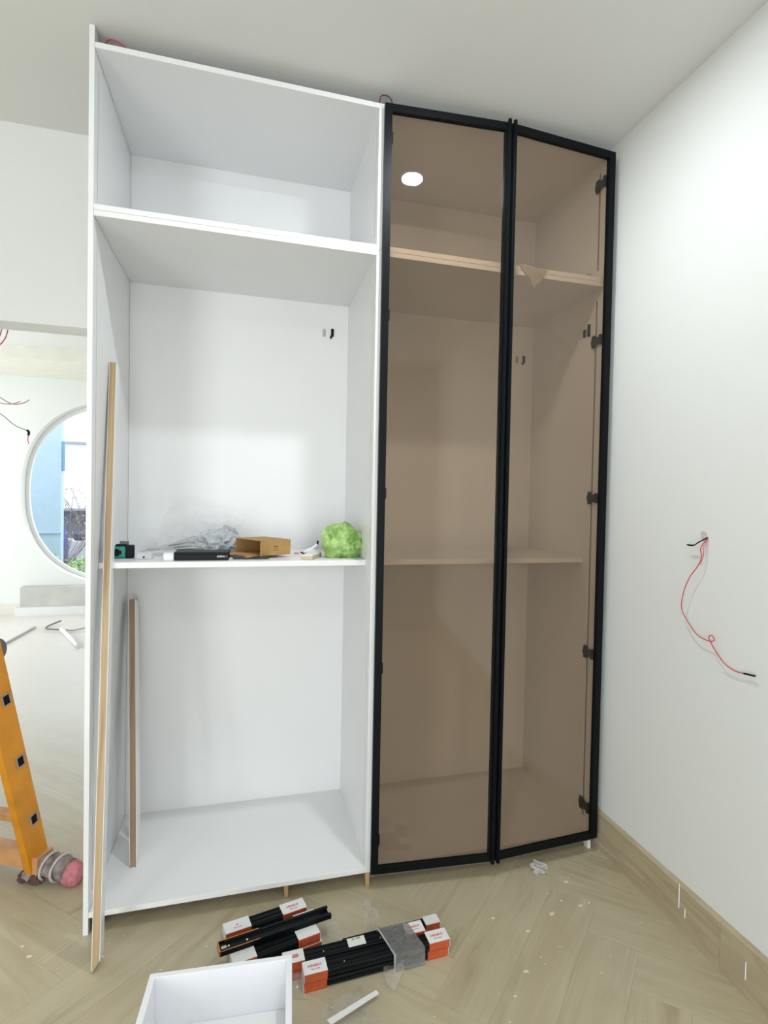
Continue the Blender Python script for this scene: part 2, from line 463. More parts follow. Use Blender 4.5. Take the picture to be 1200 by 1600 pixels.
# ------------------------------------------------------------------ wardrobe
T = .018
def carcass(name, label, x0, x1, z0, z1, shelf=None, legs=(), cat='cabinet', left=True):
    root = thing(name, label, cat, ((x0+x1)/2, .3, z0 if not legs else 0))
    ox, oy, oz = root.location
    def b(nm, a0, a1, b0, b1, c0, c1, m=LAM, par=root, bev=.0008):
        return box(nm, a0-ox, a1-ox, b0-oy, b1-oy, c0-oz, c1-oz, m, par, bev)
    def side(xa, xb, inner):   # side panel with a routed light groove near its front edge
        bm = bmesh.new(); ya, yb = .040, .060; d = .006; za, zb = z0+T+.045, z1-T-.04
        if inner > 0: segs = [(xa, xb-d, 0, .594), ]; gx = (xb-d, xb)
        else: segs = [(xa+d, xb, 0, .594)]; gx = (xa, xa+d)
        for s in segs: addbox(bm, s[0], s[1], s[2], s[3], z0+T, z1-T)
        for q in ((0, ya, z0+T, z1-T), (yb, .594, z0+T, z1-T), (ya, yb, z0+T, za), (ya, yb, zb, z1-T)):
            addbox(bm, gx[0], gx[1], *q)
        bm.transform(Matrix.Translation((-ox, -oy, -oz)))
        o = new('side_panel', bm, LAM, root)
        g = b('light_groove', (xb-d) if inner > 0 else xa+d-.0006, (xb-d+.0006) if inner > 0 else xa+d, ya+.0002, yb-.0002, za+.001, zb-.001, GREYP, o, 0)
        return o
    if left: side(x0, x0+T, 1)
    side(x1-T, x1, -1)
    b('bottom_panel', x0, x1, 0, .594, z0, z0+T)
    b('top_panel', x0, x1, 0, .594, z1-T, z1)
    b('back_panel', x0, x1, .594, .602, z0, z1)
    if shelf:
        b('shelf', x0+(T if left else 0), x1-T, .10, .594, shelf[0], shelf[1])
    for (lx, ly, kind) in legs:
        bm = bmesh.new()
        wx, wy = (.016, .045)
        vs = addbox(bm, lx-wx/2, lx+wx/2, ly-.008, ly+wy, 0.0, z0)
        for v in vs:   # raked front: narrower foot
            if v.co.z < .001 and v.co.y > ly+.01: v.co.y -= .028
            if v.co.z < .001 and v.co.x < lx: v.co.x += .003
        bm.transform(Matrix.Translation((-ox, -oy, -oz)))
        new('leg', bm, {'w': WHITEP, 'b': WOOD, 'd': mat('red_brown_wood', rgb(120, 84, 66), .6)}[kind], root)
    return root
X1a, X1b, X2a, X2b = .0155, .9475, .9485, 1.8895
ZB, ZM, ZT = .0546, 2.3292, 2.8493
tall1 = carcass('tall_cabinet', 'white open-fronted tall cabinet holding the shelf of tools and the green bag', X1a, X1b, ZB, ZM-.0004, (1.18, 1.20),
                [(.034, .02, 'd'), (.645, .03, 'b'), (.938, .012, 'b'), (.05, .5, 'b'), (.9, .5, 'b')], left=False)
loft1 = carcass('loft_cabinet', 'empty white open top cabinet above the open left bay', X1a, X1b, ZM+.0004, ZT, left=False)
tall2 = carcass('tall_cabinet', 'white tall cabinet behind the bronze glass doors with black frames', X2a, X2b, ZB, ZM-.0004, (1.18, 1.20),
                [(.965, .06, 'b'), (1.875, .012, 'w'), (1.0, .5, 'b'), (1.85, .5, 'b')])
loft2 = carcass('loft_cabinet', 'white top cabinet behind the top of the glass doors', X2a, X2b, ZM+.0004, ZT)
# full-height end panel
bm = bmesh.new(); addbox(bm, 0, .010, 0, .630, 0, H-.001)
for q in ((0, .046, 0, H-.001), (.055, .630, 0, H-.001), (.046, .055, 0, .12), (.046, .055, 2.27, 2.375), (.046, .055, 2.79, H-.001)): addbox(bm, .010, .0150, *q)
ep = new('end_panel', bm, LAM)
for za, zb in ((.121, 2.269), (2.376, 2.789)): box('light_groove', .0101, .0106, .0462, .0548, za, zb, mat('groove_shade', rgb(120, 122, 122), .6), ep, 0)
tag(ep, 'tall narrow white end panel closing the left side up to the ceiling', 'panel')

# doors: hinged at the outer side, both slightly ajar so that the middle stands proud
def door(x_h, sgn, width, parent, ang):
    px_, py_, pz_ = parent.location
    root = bpy.data.objects.new('door', None); COL.objects.link(root); root.parent = parent
    root.location = (x_h-px_, -.004-py_, 0-pz_)
    root.rotation_euler = (0, 0, -sgn*ang)
    z0, z1 = .0597, 2.8391; FW = .0265
    # local x runs from hinge side (0) to free side (sgn*width); y front is negative
    def lx(a, b): return (min(sgn*a, sgn*b), max(sgn*a, sgn*b))
    bm = bmesh.new()
    yb, yf = 0.0, -.021
    a, b = lx(0, FW); addbox(bm, a, b, yf, yb, z0, z1)
    a, b = lx(width-.020, width); addbox(bm, a, b, yf, yb, z0, z1)
    a, b = lx(FW, width-.020); addbox(bm, a, b, yf, yb, z1-FW, z1); addbox(bm, a, b, yf, yb, z0, z0+FW-.003)
    # glazing rebate lip
    bm2 = bm
    o = new('frame', bm2, BLACK, root)
    a, b = lx(FW-.004, width-.016)
    g = box('glass_pane', a, b, -.012, -.007, z0+.02, z1-.022, GLASS, root, 0)
    # bright thin line of the lower profile
    a, b = lx(.01, width-.01); box('lower_lip', a, b, -.0215, -.0195, z0-.003, z0-.0005, mat('dull_aluminium', (.35, .36, .37, 1), .3, metal=1), root, 0)
    # full-height round-edged handle profile on the free side
    bm = bmesh.new()
    a, b = lx(width-.014, width-.001)
    addbox(bm, a, b, -.036, -.0212, z0-.004, z1+.006)
    bmesh.ops.bevel(bm, geom=[e for e in bm.edges if abs(e.verts[0].co.z-e.verts[1].co.z) > 1], offset=.004, segments=3, affect='EDGES')
    new('handle_profile', bm, BLACK, root)
    # hinges: cup on the frame, arm reaching back to the mounting plate on the side panel
    for zh in (2.735, 2.100, 1.455, .812, .172):
        bm = bmesh.new()
        s = sgn
        a, b = lx(.016, .034); addbox(bm, a, b, .0005, .014, zh-.020, zh+.020)          # cup
        a, b = lx(.010, .024); addbox(bm, a, b, .014, .075, zh-.011, zh+.011)           # arm
        a, b = lx(.020, .028); addbox(bm, a, b, .012, .050, zh-.017, zh+.015)           # link
        a, b = lx(.0195, .026); addbox(bm, a, b, .046, .068, zh-.026, zh+.026)          # plate wings
        bevel(bm, .0015)
        new('hinge', bm, RUBBER, root)
    return root
W = .4720
door(.9465, 1, W, tall2, math.atan2(.0363, .4726))
door(1.8911, -1, W, tall2, math.atan2(.0363, .4726))

# small black catches and holes on the back panels
def catch(x, z, par, gap=.0):
    ox, oy, oz = par.location
    bm = bmesh.new(); addbox(bm, x-.006, x+.006, .586, .5938, z, z+.034); addbox(bm, x-.010, x-.002, .583, .5938, z-.010, z+.001)
    bevel(bm, .001); bm.transform(Matrix.Translation((-ox, -oy, -oz))); new('catch', bm, CBLK, par)
    bm = bmesh.new(); addbox(bm, x-.044, x-.029, .592, .5938, z-.004, z+.030); bevel(bm, .0005)
    bm.transform(Matrix.Translation((-ox, -oy, -oz))); new('catch_plate', bm, mat('catch_plate', rgb(176, 180, 176), .5), par)
catch(.857, 2.168, tall1); catch(1.820, 2.130, tall2)
ox, oy, oz = tall2.location
bm = bmesh.new(); addbox(bm, 1.8625, 1.8712, .088, .098, 2.135, 2.185); addbox(bm, 1.866, 1.8712, .120, .134, 2.14, 2.172)
bm.transform(Matrix.Translation((-ox, -oy, -oz))); new('catch', bm, CBLK, tall2)
ox, oy, oz = tall1.location
bm = bmesh.new(); addbox(bm, .0335, .0365, .16, .166, 1.262, 1.274); bm.transform(Matrix.Translation((-ox, -oy, -oz))); new('screw', bm, CBLK, tall1)

# white film scraps on the loft shelf edge behind the glass
tp = sheet('tape_scrap', [(1.500, -.004, 2.352), (1.625, -.004, 2.345), (1.590, -.006, 2.305), (1.555, -.006, 2.270)], mat('white_film', rgb(225, 222, 212), .5), None, 12, 8, .004, 30, 3)
tag(tp, 'scrap of white tape stuck on the loft shelf edge behind glass', 'tape')
o = sheet('tape_scrap', [(1.795, .012, 2.352), (1.835, .012, 2.352), (1.83, .03, 2.375), (1.80, .03, 2.362)], MATS['white_film'], None, 8, 6, .004, 40, 5)
tag(o, 'tiny curl of white tape at the right end of the loft shelf edge', 'tape')

# ------------------------------------------------------------------ leaning strips
def leaning(name, base, top, wx, wd, label, cham=0, wood=PLY):
    b = Vector(base); t = Vector(top); z = (t-b).normalized(); Ln = (t-b).length
    x = Vector((1, 0, 0)); y = z.cross(x).normalized(); x = y.cross(z).normalized()
    root = thing(name, label, 'wood strip', base); root.matrix_world = axes(base, x, y, z)
    bm = bmesh.new(); vs = addbox(bm, -wx/2, wx/2, 0, wd, 0, Ln)
    # square the foot to the floor, chamfer one corner
    for v in vs:
        if v.co.z < 1e-6:
            wz = (root.matrix_world @ v.co).z
            v.co.z -= (wz-b.z)/z.z
            if cham and v.co.x > 0: v.co.z += cham
    o = new('core', bm, wood, root)
    bm = bmesh.new(); vs = addbox(bm, wx/2, wx/2+.0015, -.0005, wd+.0005, 0, Ln)
    for v in vs:
        if v.co.z < 1e-6:
            wz = (root.matrix_world @ v.co).z
            v.co.z -= (wz-b.z)/z.z
            v.co.z += (cham if cham else .0)
    new('laminate_face', bm, LAM, root)
    bm = bmesh.new(); addbox(bm, -wx/2-.0015, -wx/2, -.0005, wd+.0005, .01, Ln); new('laminate_face', bm, LAM, root)
    return root
leaning('plywood_strip', (.075, -.171, 0), (.0285, .225, 1.900), .020, .050, 'long thin plywood strip leaning from the floor on the left side panel', .03)
leaning('plywood_strip', (.111, .214, ZB+T), (.050, .500, 1.006), .021, .085, 'short brown-edged plywood strip standing inside the lower left bay', 0, PLYD)
# thin white offcut behind the short strip
bm = bmesh.new()
K = 14
for i in range(K+1):
    t = i/K; z = ZB+T+.001+(0.96-ZB-T)*t
    x = .080-.040*t; yy = .40+.10*t; bow = .010*math.sin(math.pi*t)
    for dx, dy in ((0, 0), (.002, 0), (.008, .05), (.006, .05)):
        bm.verts.new((x+dx+bow, yy+dy, z))
bm.verts.ensure_lookup_table()
for i in range(K):
    for j in range(4):
        a = i*4+j; b = i*4+(j+1) % 4
        bm.faces.new([bm.verts[a], bm.verts[b], bm.verts[b+4], bm.verts[a+4]])
bm.faces.new([bm.verts[j] for j in (3, 2, 1, 0)]); bm.faces.new([bm.verts[K*4+j] for j in range(4)])
bmesh.ops.recalc_face_normals(bm, faces=bm.faces)
tag(new('laminate_offcut', bm, LAM), 'thin bowed white offcut standing behind the short plywood strip', 'offcut')

# ------------------------------------------------------------------ things on the shelf (top at z = 1.20)
Z = 1.2003
# laser level / tape tool
t = thing('laser_level', 'small teal and black tool at the left end of the shelf', 'tool', (.062, .250, Z), R(8))
bm = bmesh.new(); addbox(bm, -.036, .010, -.022, .022, 0.001, .044); bevel(bm, .005, 2); new('body', bm, TEAL, t)
bm = bmesh.new(); addbox(bm, .008, .038, -.024, .024, 0, .047); bevel(bm, .006, 2); new('end_housing', bm, RUBBER, t)
bm = bmesh.new(); addbox(bm, -.024, .012, -.014, .014, .0435, .051); bevel(bm, .003, 2); new('grip', bm, RUBBER, t)
bm = bmesh.new(); bmesh.ops.create_cone(bm, cap_ends=True, segments=16, radius1=.010, radius2=.009, depth=.03, matrix=Matrix.Translation((.004, 0, .052)) @ Matrix.Rotation(R(90), 4, 'Y')); new('dial', bm, mat('grey_dial', rgb(96, 100, 98), .5), t)
bm = bmesh.new(); vs = addbox(bm, -.032, -.012, -.0235, -.0215, .010, .034); addbox(bm, -.012, -.004, -.0235, -.0215, .015, .029); new('window', bm, CBLK, t)
# clear case
t = thing('clear_case', 'low clear plastic case beside the teal tool', 'case', (.142, .205, Z), R(0))
o = box('shell', -.026, .026, -.020, .03, 0, .021, film('case_plastic', white=.35, gloss=.3), t, .002)
box('label_dot', -.004, .003, -.0212, -.0198, .006, .012, CBLK, t, 0)
box('lid', -.027, .027, -.021, .031, .0212, .024, MATS['case_plastic'], t, .001)
o = sheet('film_scrap', [(.12, .28, Z+.003), (.21, .27, Z+.003), (.20, .35, Z+.03), (.11, .36, Z+.03)], FILM, None, 14, 10, .012, 22, 11, Z)
tag(o, 'crinkled clear film scrap behind the clear case', 'plastic film')
# white small box
t = thing('small_box', 'small plain white box left of the flat black box', 'box', (.229, .175, Z))
box('body', -.018, .0165, -.028, .028, 0, .026, WHITEP, t, .001)
box('lid_edge', -.0185, .017, -.0285, .0285, .0205, .0222, mat('soft_grey', rgb(200, 202, 204), .5), t, .0003)
# flat black box with white lettering
t = thing('flat_box', 'flat black box with tiny white lettering on its front edge', 'box', (.340, .190, Z), R(-1.5))
box('body', -.092, .092, -.05, .05, 0, .022, RUBBER, t, .001)
box('lid', -.0925, .0925, -.0505, .0505, .0222, .030, RUBBER, t, .0012)
TX = Matrix.Translation((.066, -.0508, .0145)) @ Matrix.Rotation(R(90), 4, 'X')
text('lettering', 'dobbio', .0095, TX, WHITEP, t, bold=True)
text('lettering', '[8]', .0095, Matrix.Translation((.084, -.0508, .0145)) @ Matrix.Rotation(R(90), 4, 'X'), mat('grey_print', rgb(130, 130, 130), .6), t)
t = tag(box('dark_flat_pack', .447, .575, .165, .30, Z, Z+.010, mat('dark_card', rgb(52, 46, 48), .6), None, .001), 'thin dark flat pack lying under the open cardboard box', 'box')
# cardboard box
Ab = Vector((.545, .180, 0)); ex = Vector((math.cos(R(30)), math.sin(R(30)), 0)); ey = Vector((-ex.y, ex.x, 0))
t = thing('cardboard_box', 'open brown cardboard box lying on its side on the shelf', 'box', (Ab.x, Ab.y, Z+.0102), R(30))
LX, LY, HH, tk = .132, .185, .055, .003
tilt = Matrix.Rotation(R(-1.5), 4, 'Y')
box('front_wall', 0, LX, 0, tk, 0, HH, KRAFT, t, .0004)
box('rear_wall', 0, LX, LY-tk, LY, 0, HH, KRAFT, t, .0004)
box('end_wall', LX-tk, LX, tk, LY-tk, 0, HH, KRAFT, t, .0004)
box('top_wall', 0, LX, 0, LY, HH, HH+tk, KRAFT, t, .0004)
box('bottom_wall', 0, LX-tk, tk, LY-tk, 0, tk, KRAFT, t, .0004)
bm = bmesh.new(); vs = addbox(bm, -.058, 0, .004, LY-.004, 0, tk)
for v in vs:
    if v.co.x < -.01: v.co.z -= .004; v.co.y *= .94
    else: v.co.z += .001
new('flap', bm, KRAFT, t)
bm = bmesh.new(); addbox(bm, -.040, 0, -.0, .003, .002, HH-.004, Matrix.Rotation(R(62), 4, 'Z')); new('flap', bm, KRAFT, t)
for k, s in enumerate(('MODEL', '24 PCS', 'LOT 08 A')):
    text('lettering', s, .006, Matrix.Translation((.066, -.0006, .034-.008*k)) @ Matrix.Rotation(R(90), 4, 'X'), mat('brown_print', rgb(110, 78, 42), .7), t)
# grey crumpled sheeting with strips
t = thing('grey_sheeting', 'crumpled grey plastic sheeting with long folds behind the black box', 'plastic sheet', (.325, .42, Z))
def strip_rod(a, b, wd, th, nm='fold'):
    a = Vector(a); b = Vector(b); z = (b-a).normalized(); y = z.cross(Vector((0, 0, 1))).normalized(); x = y.cross(z)
    bm = bmesh.new(); addbox(bm, -th/2, th/2, -wd/2, wd/2, 0, (b-a).length); bevel(bm, .001); bm.transform(axes(a, x, y, z)); return new(nm, bm, GREYS, t)
strip_rod((-.22, -.07, .016), (.10, -.02, .034), .03, .004)
strip_rod((-.20, -.05, .022), (.09, .0, .050), .03, .004)
strip_rod((-.15, -.03, .030), (.07, .03, .080), .035, .004)
strip_rod((-.13, .0, .032), (.08, .05, .094), .03, .004)
for (x, y, sx, sy, sz, sd) in ((.06, .0, .085, .07, .052, 1), (.085, .06, .050, .055, .058, 2), (.00, .02, .10, .06, .036, 4)):
    o = crumple('crumpled_fold', (x, y, 0), sx, sy, sz, GREYS, t, 4, .55, 2.6, sd, True)
# clear bag, standing crumpled
t = thing('clear_bag', 'large crumpled clear plastic bag standing over the grey sheeting', 'plastic bag', (.32, .42, Z))
sheet('film_side', [(-.17, .0, .02), (.14, .02, .07), (.16, .04, .155), (-.14, .03, .215)], FILM, t, 46, 30, .022, 15, 21)
sheet('film_side', [(-.18, -.05, .012), (.10, -.08, .05), (.10, .02, .13), (-.10, .02, .12)], FILM, t, 40, 24, .020, 16, 25)
# bits
o = crumple('orange_scrap', (.692, .355, Z-.004), .012, .008, .006, mat('orange_bit', rgb(226, 150, 118), .7), None, 2, .3, 2, 3); tag(o, 'tiny orange scrap on the shelf right of the cardboard box', 'scrap')
t = thing('white_fitting', 'white crumpled plastic fitting with black tips before the green bag', 'fitting', (.742, .30, Z))
crumple('sleeve', (0, 0, 0), .026, .018, .016, WHITEP, t, 3, .4, 2, 6)
tube('arm', [(-.03, -.01, .012), (0, 0, .022), (.028, .004, .042)], .0065, WHITEP, t)
tube('tip', [(.026, .004, .040), (.030, .005, .050), (.030, .006, .058)], .004, CBLK, t)
tube('tip', [(-.040, -.012, .014), (-.030, -.012, .008), (-.022, -.012, .005)], .003, CBLK, t)
t = thing('wood_block', 'small flat white-topped block beside the green bag', 'block', (.735, .185, Z), R(-22))
box('core', -.021, .021, -.065, .065, 0, .0145, mat('pale_wood', rgb(198, 182, 154), .7), t, .0005)
box('laminate_top', -.0212, .0212, -.0652, .0652, .0146, .0175, WHITEP, t, .0004)
# green bag
def green():
    m = bpy.data.materials.new('green_film'); m.use_nodes = True
    b = m.node_tree.nodes['Principled BSDF']; N = m.node_tree.nodes; L = m.node_tree.links
    b.inputs['Roughness'].default_value = .28
    tc = N.new('ShaderNodeTexCoord'); no = N.new('ShaderNodeTexNoise'); no.inputs['Scale'].default_value = 22; no.inputs['Detail'].default_value = 3
    L.new(tc.outputs['Object'], no.inputs['Vector']); cr = N.new('ShaderNodeValToRGB')
    cr.color_ramp.elements[0].position = .38; cr.color_ramp.elements[1].position = .62
    cr.color_ramp.elements[0].color = rgb(118, 162, 72); cr.color_ramp.elements[1].color = rgb(172, 204, 128)
    L.new(no.outputs[0], cr.inputs[0]); L.new(cr.outputs[0], b.inputs['Base Color'])
    b.inputs['Subsurface Weight'].default_value = .25; b.inputs['Subsurface Radius'].default_value = (.02, .03, .01)
    return m
o = crumple('green_bag', (.857, .222, Z-.001), .082, .068, .076, green(), None, 5, .30, 1.25, 9, True); tag(o, 'crumpled light green plastic bag at the right end of the shelf', 'plastic bag')

# ------------------------------------------------------------------ open drawer box on the floor
t = thing('drawer_box', 'open white drawer box on the floor at the bottom edge', 'drawer', (.2595, -.405, .0), R(-4.4))
DW, DD, DH, dt = .372, .45, .150, .016
box('rear_board', 0, DW, -dt, 0, .001, DH, EDGE, t)
box('front_board', 0, DW, -DD, -DD+dt, .001, DH, EDGE, t)
box('side_board', 0, dt, -DD+dt+.0003, -dt-.0003, .001, DH, EDGE, t)
box('side_board', DW-dt, DW, -DD+dt+.0003, -dt-.0003, .001, DH, EDGE, t)
box('bottom_board', dt+.0003, DW-dt-.0003, -DD+dt+.0003, -dt-.0003, .004, .012, LAM, t)

# ------------------------------------------------------------------ drawer slides in capped packs
def slide_pack(x, y, z, rot, Ln, w_, h, label, capl=.07, group=None, caps=(1, 1), words=('HSAKO', 'HSAKO'), top=True, pill=False, studs=True, flipred=False):
    t = thing('slide_pack', label, 'drawer slides', (x, y, z), rot, group)
    # black channel body with rails
    bm = bmesh.new()
    addbox(bm, .004, Ln-.004, .003, w_-.003, .002, h-.004)
    bevel(bm, .002)
    new('slide_body', bm, RUBBER, t)
    bm = bmesh.new()
    for a, b in ((.005, .010), (w_*.5-.004, w_*.5+.004), (w_-.010, w_-.005)):
        addbox(bm, .006, Ln-.006, a, b, h-.0042, h-.0015)
    addbox(bm, .006, Ln-.006, .0012, .0032, h*.45, h*.6)
    new('rail_ribs', bm, BLACK, t)
    if studs:
        for sx_ in (.12, .30):
            if sx_ < Ln-capl:
                bm = bmesh.new(); bmesh.ops.create_cone(bm, cap_ends=True, segments=10, radius1=.0026, radius2=.002, depth=.002, matrix=Matrix.Translation((sx_, w_*.32, h-.0005))); new('rivet', bm, mat('rivet', (.8, .8, .8, 1), .2, metal=1), t)
    for side in (0, 1):
        if not caps[side]: continue
        a, b = (0, capl) if side == 0 else (Ln-capl, Ln)
        bm = bmesh.new(); addbox(bm, a, b, 0, w_, 0, h-.0012); bevel(bm, .0008)
        c = new('end_cap', bm, ORANGE, t)
        if top:
            bm = bmesh.new(); addbox(bm, a+.0003, b-.0003, .0003, w_-.0003, h-.001, h)
            new('white_top', bm, WHITEP, c)
        ea, eb = ((a-.0012, a) if side == 0 else (b, b+.0012))
        bm = bmesh.new(); addbox(bm, ea, eb, .0005, w_-.0005, .0005, h-.0006); new('white_end', bm, WHITEP, c)
        if words[side]:
            if words[side] == 'PILL':
                bm = bmesh.new(); addbox(bm, a+.012, b-.012, w_*.36, w_*.62, h+.0001, h+.0006)
                bmesh.ops.bevel(bm, geom=[e for e in bm.edges if abs(e.verts[0].co.z-e.verts[1].co.z) > .0003], offset=w_*.125, segments=4, affect='EDGES')
                new('logo', bm, RED, c)
                text('lettering', 'HSAKO', .0085, Matrix.Translation(((a+b)/2-.004, w_*.49, h+.001)), WHITEP, c)
            else:
                text('lettering', words[side], .0125, Matrix.Translation(((a+b)/2, w_*.55, h+.0004)), RED, c, bold=True)
                text('lettering', 'slide system', .0055, Matrix.Translation(((a+b)/2, w_*.30, h+.0004)), RED, c)
    return t
S = slide_pack
S(.446, -.155, 0, R(13), .268, .052, .034, 'capped slide pack farthest back, lying nearest the cabinet base', .082, words=('o', 'HSAKO'), studs=False)
S(.462, -.218, 0, R(13.5), .282, .045, .034, 'capped slide pack half hidden beneath the bare black rail', .07, words=(None, None), studs=False)
S(.474, -.318, 0, R(13.5), .272, .050, .030, 'lower capped slide pack under another, just behind the drawer box', .072, words=(None, None), studs=False)
S(.472, -.317, .0304, R(13.5), .268, .048, .029, 'upper capped slide pack directly below the bare rail, behind drawer box', .070, words=(None, None), studs=False)
# bare telescopic rail across the packs
a = Vector((.432, -.280, .0605)); b = Vector((.775, -.205, .0605))
d = (b-a).normalized(); Ln = (b-a).length
t = thing('bare_rail', 'unpacked black telescopic rail with bronze end lying across the packs', 'drawer slide', a); t.rotation_euler = (0, 0, math.atan2(d.y, d.x))
bm = bmesh.new()
for q in ((0, Ln, 0, .003, 0, .015), (0, Ln, .042, .045, 0, .015), (0, Ln, .003, .042, 0, .002), (.02, Ln, .003, .010, .012, .015), (.02, Ln, .035, .042, .012, .015)): addbox(bm, *q)
new('outer_channel', bm, BLACK, t)
bm = bmesh.new()
for q in ((.004, Ln-.03, .011, .034, .0025, .008), (.004, Ln-.02, .011, .014, .008, .012), (.004, Ln-.02, .031, .034, .008, .012)): addbox(bm, *q)
new('inner_rail', bm, RUBBER, t)
BR = mat('bronze_steel', rgb(206, 138, 76), .35, metal=.6)
bm = bmesh.new()
for q in ((-.001, .003, 0, .045, 0, .0155), (.003, .125, .0425, .0455, .0152, .0165), (.003, .12, -.0005, .0015, .0152, .0165)): addbox(bm, *q)
new('end_stop', bm, BR, t)
for xx in (.03, .085):
    bm = bmesh.new(); bmesh.ops.create_cone(bm, cap_ends=True, segments=10, radius1=.003, radius2=.003, depth=.002, matrix=Matrix.Translation((xx, .0225, .009))); new('rivet', bm, WHITEP, t)
bm = bmesh.new(); addbox(bm, .008, .024, .014, .030, .008, .0095); new('tongue', bm, mat('pale_metal', (.6, .58, .55, 1), .3, metal=.8), t)
# wrapped bundle
RB = R(3.2)
S(.668, -.402, 0, RB, .452, .052, .027, 'bottom front slide pack of the film-wrapped bundle', .068, words=(None, None), studs=False, top=False)
S(.670, -.402, .0272, RB, .455, .050, .027, 'top front slide pack of the bundle, nearest the camera', .068, words=('HSAKO', 'HSAKO'))
S(.618, -.350, 0, RB, .450, .050, .027, 'bottom rear slide pack of the wrapped bundle, behind the front one', .065, words=(None, None), studs=False, top=False)
S(.615, -.349, .0272, RB, .445, .048, .0275, 'top rear slide pack of the bundle with red pill logo', .062, words=('PILL', 'HSAKO'))
S(.800, -.294, 0, RB+R(1), .330, .040, .030, 'single slide pack tucked behind the wrapped bundle', .050, caps=(0, 1), words=(None, None), studs=False)
lab = box('paper_label', .805, .860, -.331, -.296, .0552, .0558, mat('label_paper', rgb(222, 224, 214), .7), None, 0, Matrix.Identity(4))
lab.data.transform(Matrix.Translation((-.83, .313, 0))); lab.location = (.835, -.314, 0); lab.rotation_euler = (0, 0, RB)
tag(lab, 'white printed paper label on the wrapped slide bundle', 'label')
for k, (x, s) in enumerate(((-.006, '24'), (.010, '350'))):
    text('lettering', s, .010, Matrix.Translation((x-.0, .010, .0560)), CBLK, lab)
# film band round the bundle
t = thing('film_band', 'grey stretch film wound around the right part of the bundle', 'stretch film', (.985, -.39, 0), RB)
def band(x0, x1, g, sd):
    bm = bmesh.new(); pr = [(-.004, 0.0006), (-.004, .056), (.045, .057), (.111, .057), (.114, .0006)]
    # dense ring
    pts = []
    for i in range(len(pr)-1):
        for k in range(8):
            u = k/8; pts.append((pr[i][0]*(1-u)+pr[i+1][0]*u, pr[i][1]*(1-u)+pr[i+1][1]*u))
    pts.append(pr[-1]); NX = 22; rows = []
    for j in range(NX+1):
        u = j/NX; row = []
        for (y, z) in pts:
            q = Vector((u*3, y*40, z*40+sd)); n_ = abs(noise.noise(q*1.4))*g+abs(noise.noise(q*.5))*g
            cy, cz = y-.048, z-.03; l_ = math.hypot(cy, cz) or 1
            sk = .012*(y/.1)
            row.append(bm.verts.new((x0+(x1-x0)*u-sk*1.5, y+cy/l_*n_, max(.0006, z+cz/l_*n_))))
        rows.append(row)
    for j in range(NX):
        for i in range(len(pts)-1):
            bm.faces.new([rows[j][i], rows[j][i+1], rows[j+1][i+1], rows[j+1][i]])
    bmesh.ops.solidify(bm, geom=list(bm.faces), thickness=.0004)
    return bm
new('wrap', band(-.045, .052, .0035, 1), GFILM, t)
new('wrap_edge', band(-.049, -.043, .003, 7), film('film_edge', white=.7, gloss=.4), t)
# film scraps
FILM2 = film('clear_film_floor', white=.10, gloss=.42, rough=.08)
o = sheet('film_scrap', [(.905, -.405, .03), (.965, -.410, .045), (.930, -.47, .004), (.905, -.462, .004)], FILM2, None, 26, 20, .014, 26, 31, 0); tag(o, 'crumpled tail of clear film hanging in front of the bundle', 'plastic film')
o = sheet('film_scrap', [(.885, -.245, .003), (.950, -.240, .003), (.935, -.11, .03), (.90, -.11, .03)], FILM2, None, 22, 26, .014, 26, 33, 0); tag(o, 'crumpled clear film on the floor behind the wrapped bundle', 'plastic film')
o = sheet('film_scrap', [(.755, -.24, .003), (.81, -.235, .003), (.80, -.17, .02), (.77, -.17, .02)], FILM2, None, 18, 18, .012, 28, 35, 0); tag(o, 'small clear film scrap between the rail and the bundle', 'plastic film')
o = sheet('film_scrap', [(.70, -.60, .003), (.86, -.56, .003), (.83, -.43, .008), (.72, -.45, .008)], FILM2, None, 34, 26, .007, 22, 37, 0); tag(o, 'flat clear film spread on the floor under the white strip', 'plastic film')
o = sheet('film_scrap', [(.635, -.42, .003), (.672, -.42, .003), (.670, -.37, .03), (.64, -.36, .03)], FILM2, None, 16, 14, .010, 30, 39, 0); tag(o, 'clear film scrap between drawer box and front slide pack', 'plastic film')
o = sheet('film_scrap', [(1.575, -.11, .003), (1.63, -.10, .003), (1.64, -.035, .012), (1.585, -.04, .012)], film('white_clump', white=.5, gloss=.3), None, 18, 16, .012, 30, 41, 0); tag(o, 'whitish film clump on the floor under the right glass door', 'plastic film')
bm = bmesh.new(); vs = addbox(bm, 0, .165, -.009, .009, 0, .0025); 
for v in vs:
    if v.co.x > .1: v.co.y *= .8
bm.transform(Matrix.Translation((.722, -.535, .022)) @ Matrix.Rotation(R(25), 4, 'Z') @ Matrix.Rotation(R(3), 4, 'Y'))
tag(new('plastic_strip', bm, WHITEP), 'flat white plastic strip on the floor in front of the bundle', 'strip')
